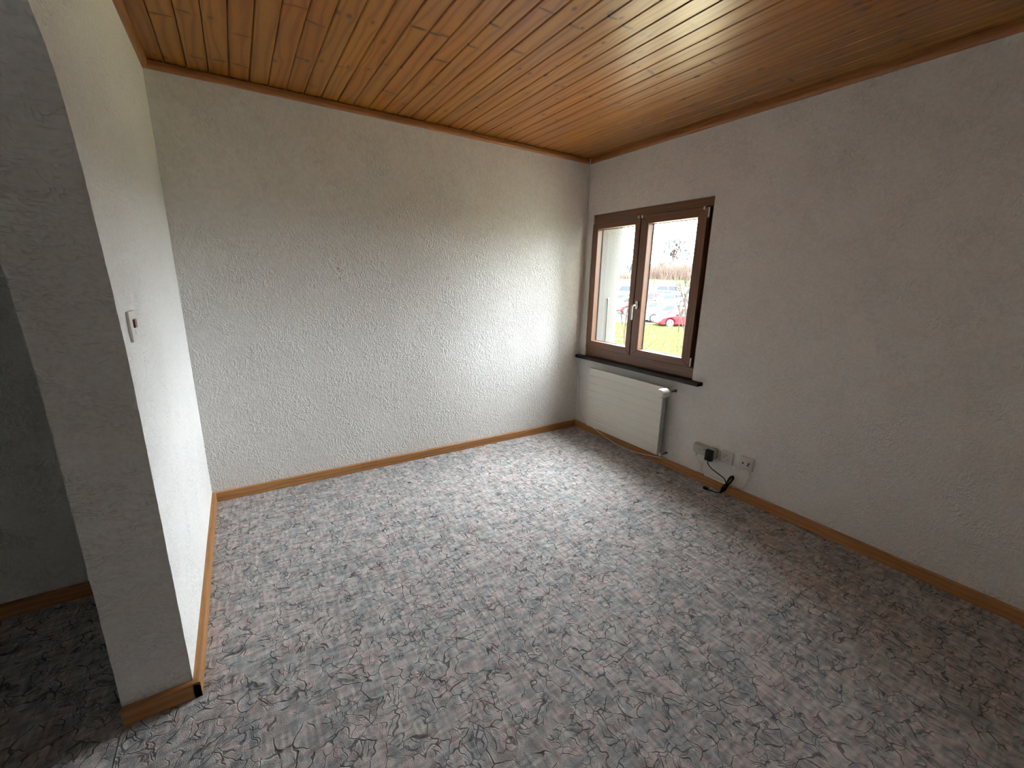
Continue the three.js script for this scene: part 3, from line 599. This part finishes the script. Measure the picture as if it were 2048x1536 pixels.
// the car looks along +x; kind sets its profile
const KINDS = {
  hatch: { L: 4.0, hood: 0.84, belt: 0.93, top: 1.46, A: 0.92, A2: 0.12, C2: -1.45, C: -1.9, tail: 0.96, ax: [1.25, -1.27] },
  saloon: { L: 4.5, hood: 0.83, belt: 0.93, top: 1.43, A: 0.85, A2: 0.05, C2: -1.05, C: -1.72, tail: 0.95, ax: [1.38, -1.32] },
  estate: { L: 4.5, hood: 0.86, belt: 0.96, top: 1.5, A: 0.9, A2: 0.1, C2: -1.95, C: -2.15, tail: 0.98, ax: [1.38, -1.32] },
  van: { L: 4.6, hood: 1.02, belt: 1.12, top: 1.92, A: 1.5, A2: 0.85, C2: -2.1, C: -2.22, tail: 1.14, ax: [1.45, -1.4] },
};
const carMade = {};
function makeCar(kind) {
  const k = KINDS[kind], g = new THREE.Group(), w = 0.86, F = k.L / 2, B = -k.L / 2, s = new THREE.Shape();
  s.moveTo(B + 0.1, 0.22);
  for (const ax of [k.ax[1], k.ax[0]]) { s.lineTo(ax - 0.37, 0.22); s.absarc(ax, 0.32, 0.38, Math.PI * 1.085, -Math.PI * 0.085, true); }
  s.lineTo(F - 0.16, 0.2); s.quadraticCurveTo(F, 0.22, F, 0.45); s.quadraticCurveTo(F - 0.02, 0.7, F - 0.25, k.hood - 0.09); s.quadraticCurveTo(F - 0.6, k.hood, k.A, k.belt); s.lineTo(k.C, k.tail); s.quadraticCurveTo(B + 0.02, k.tail - 0.03, B, 0.7); s.lineTo(B, 0.4); s.quadraticCurveTo(B, 0.24, B + 0.1, 0.22);
  const body = new THREE.ExtrudeGeometry(s, { depth: 2 * w - 0.16, bevelEnabled: true, bevelSize: 0.07, bevelThickness: 0.08, bevelOffset: -0.07, bevelSegments: 4, curveSegments: 10 }).translate(0, 0, -w + 0.08);
  const p = paint(0xffffff), b = part('body', toCreasedNormals(body, 0.7), p, g);
  const wb = w - 0.06, wt = w - 0.24, quad = (xf, xr, y, hw) => [[xf, y, hw], [xf, y, -hw], [xr, y, -hw], [xr, y, hw]];
  part('window_glass', loft(quad(k.A, k.C, k.belt - 0.06, wb), quad(k.A2, k.C2, k.top - 0.03, wt)), glassDark, g);
  const roof = part('roof', loft(quad(k.A2 + 0.02, k.C2 - 0.03, k.top - 0.045, wt + 0.025), quad(k.A2 - 0.22, k.C2 + 0.2, k.top + 0.02, wt - 0.12)), p, g);
  const bar = (a, c, r) => { const A = new THREE.Vector3(...a), C = new THREE.Vector3(...c), q = new THREE.CylinderGeometry(r, r, A.distanceTo(C), 6); q.applyQuaternion(new THREE.Quaternion().setFromUnitVectors(new THREE.Vector3(0, 1, 0), C.clone().sub(A).normalize())); return q.translate((A.x + C.x) / 2, (A.y + C.y) / 2, (A.z + C.z) / 2); };
  const mid = (k.A2 + k.C2) / 2 + 0.1;
  for (const z of [1, -1]) {
    part('pillar', bar([k.A, k.belt - 0.04, z * wb], [k.A2, k.top - 0.03, z * wt], 0.045), p, g);
    part('pillar', bar([mid - 0.05, k.belt - 0.04, z * (wb + 0.005)], [mid, k.top - 0.03, z * (wt + 0.005)], 0.04), p, g);
    part('pillar', bar([k.C, k.belt - 0.04, z * wb], [k.C2, k.top - 0.03, z * wt], 0.085), p, g);
    part('headlight', new RoundedBoxGeometry(0.34, 0.14, 0.3, 2, 0.05).rotateY(z * 0.35).translate(F - 0.23, 0.63, z * 0.64), lampGlass, g);
    part('tail_light', new RoundedBoxGeometry(0.1, 0.26, 0.2, 2, 0.04).translate(B + 0.05, 0.78, z * 0.68), tailRed, g);
    part('wing_mirror', new RoundedBoxGeometry(0.12, 0.14, 0.2, 2, 0.05).translate(k.A - 0.2, k.belt + 0.06, z * (w + 0.04)), p, g);
    for (const ax of k.ax) {
      const wh = part('wheel', wheelParts.tyre, rubber, g); wh.position.set(ax, 0.32, z * (w - 0.11)); wh.rotation.y = z > 0 ? 0 : Math.PI;
      const rim = part('rim', wheelParts.rim, alloy, wh); rim.position.z = 0.09; part('wheel_disc', wheelParts.hub, trimBlack, wh);
    }
  }
  part('grille', new RoundedBoxGeometry(0.05, 0.2, 0.95, 2, 0.02).translate(F - 0.02, 0.4, 0), trimBlack, g);
  part('door_line', box(mid - 0.005, mid + 0.005, 0.3, k.belt - 0.02, w - 0.004, w + 0.002, 0), trimBlack, g);
  return g;
}
function car(kind, color, label, s, l, heading = 0, group) { // heading: turn from the row's common direction
  const proto = carMade[kind] ??= makeCar(kind), o = proto.clone(true), old = proto.children[0].material, p = paint(color);
  o.traverse((m) => { if (m.isMesh && m.material === old) m.material = p; });
  const [x, , z] = at(s, l), dx = -0.42 * NX - 0.904 * 0.6, dz = -0.42 * NZ - 0.904 * 0.8;
  const y = (groundY(s - 0.7) + groundY(s + 0.7)) / 2;
  o.name = numbered('car'); o.position.set(x, y, z); o.rotation.y = Math.atan2(-dz, dx) + heading; scene.add(o);
  tag(o, label, 'car', group); return o;
}
const WHITE = 0xd8dadb, SILVER = 0x9a9fa2, RED = 0x6a0a12;
car('hatch', RED, 'red hatchback at the end of the car park row nearest the lawn', 32.05, 0.95);
car('hatch', WHITE, 'white hatchback parked directly behind the nearest red hatchback', 35.25, -0.39);
car('saloon', WHITE, 'white saloon third in the row, its pale windscreen above the second car', 38.6, -1.75);
car('hatch', 0x620b14, 'red hatchback fourth in the row, its nose showing in the left pane', 41.6, -3.1);
car('saloon', WHITE, 'white saloon next to the outer window wall in the left pane', 44.6, -4.6);
car('estate', SILVER, 'silver estate at the far end of the front row', 48.0, -6.0);
car('saloon', WHITE, 'white saloon with dark side windows in the middle row', 46.5, 1.0);
car('estate', 0xb9bfc2, 'pale grey estate beside the middle row white saloon', 50.5, -0.8);
car('hatch', RED, 'red hatchback in the middle row behind the pale windscreen', 53.0, -2.7);
car('estate', WHITE, 'white estate seen side-on in the back row', 58.0, -2.2);
car('van', 0xc6cbcd, 'tall pale van in the back row behind the white railing', 59.0, 2.4);
car('van', 0xcfd3d4, 'white van with a row of windows highest in the right pane', 67, -1.6);
car('van', 0x7d8890, 'blue-grey van at the back in the left pane', 62, -6.6);
car('hatch', 0x620b14, 'red hatchback farthest left at the back of the car park', 64.5, -8.3);
{
  const f = thing('railing', 'white slatted railing in the car park before the pale van', 'railing', at(54.5, 1.9), Math.atan2(-0.8, 0.6));
  part('top_rail', box(-1.4, 1.4, 0.95, 1.02, -0.03, 0.03, 0.005), M.whitePlastic, f);
  part('bottom_rail', box(-1.4, 1.4, 0.22, 0.28, -0.02, 0.02, 0.005), M.whitePlastic, f);
  for (let i = 0; i < 13; i++) part('slat', box(-1.38 + i * 0.23 - 0.04, -1.38 + i * 0.23 + 0.04, 0.1, 0.96, 0.012, 0.028, 0.003, 'y'), M.whitePlastic, f);
  for (const x of [-1.36, 1.36]) part('post', box(x - 0.04, x + 0.04, -0.1, 1.05, -0.06, 0.0, 0.005, 'y'), M.whitePlastic, f);
}

renderer.render(scene, camera);
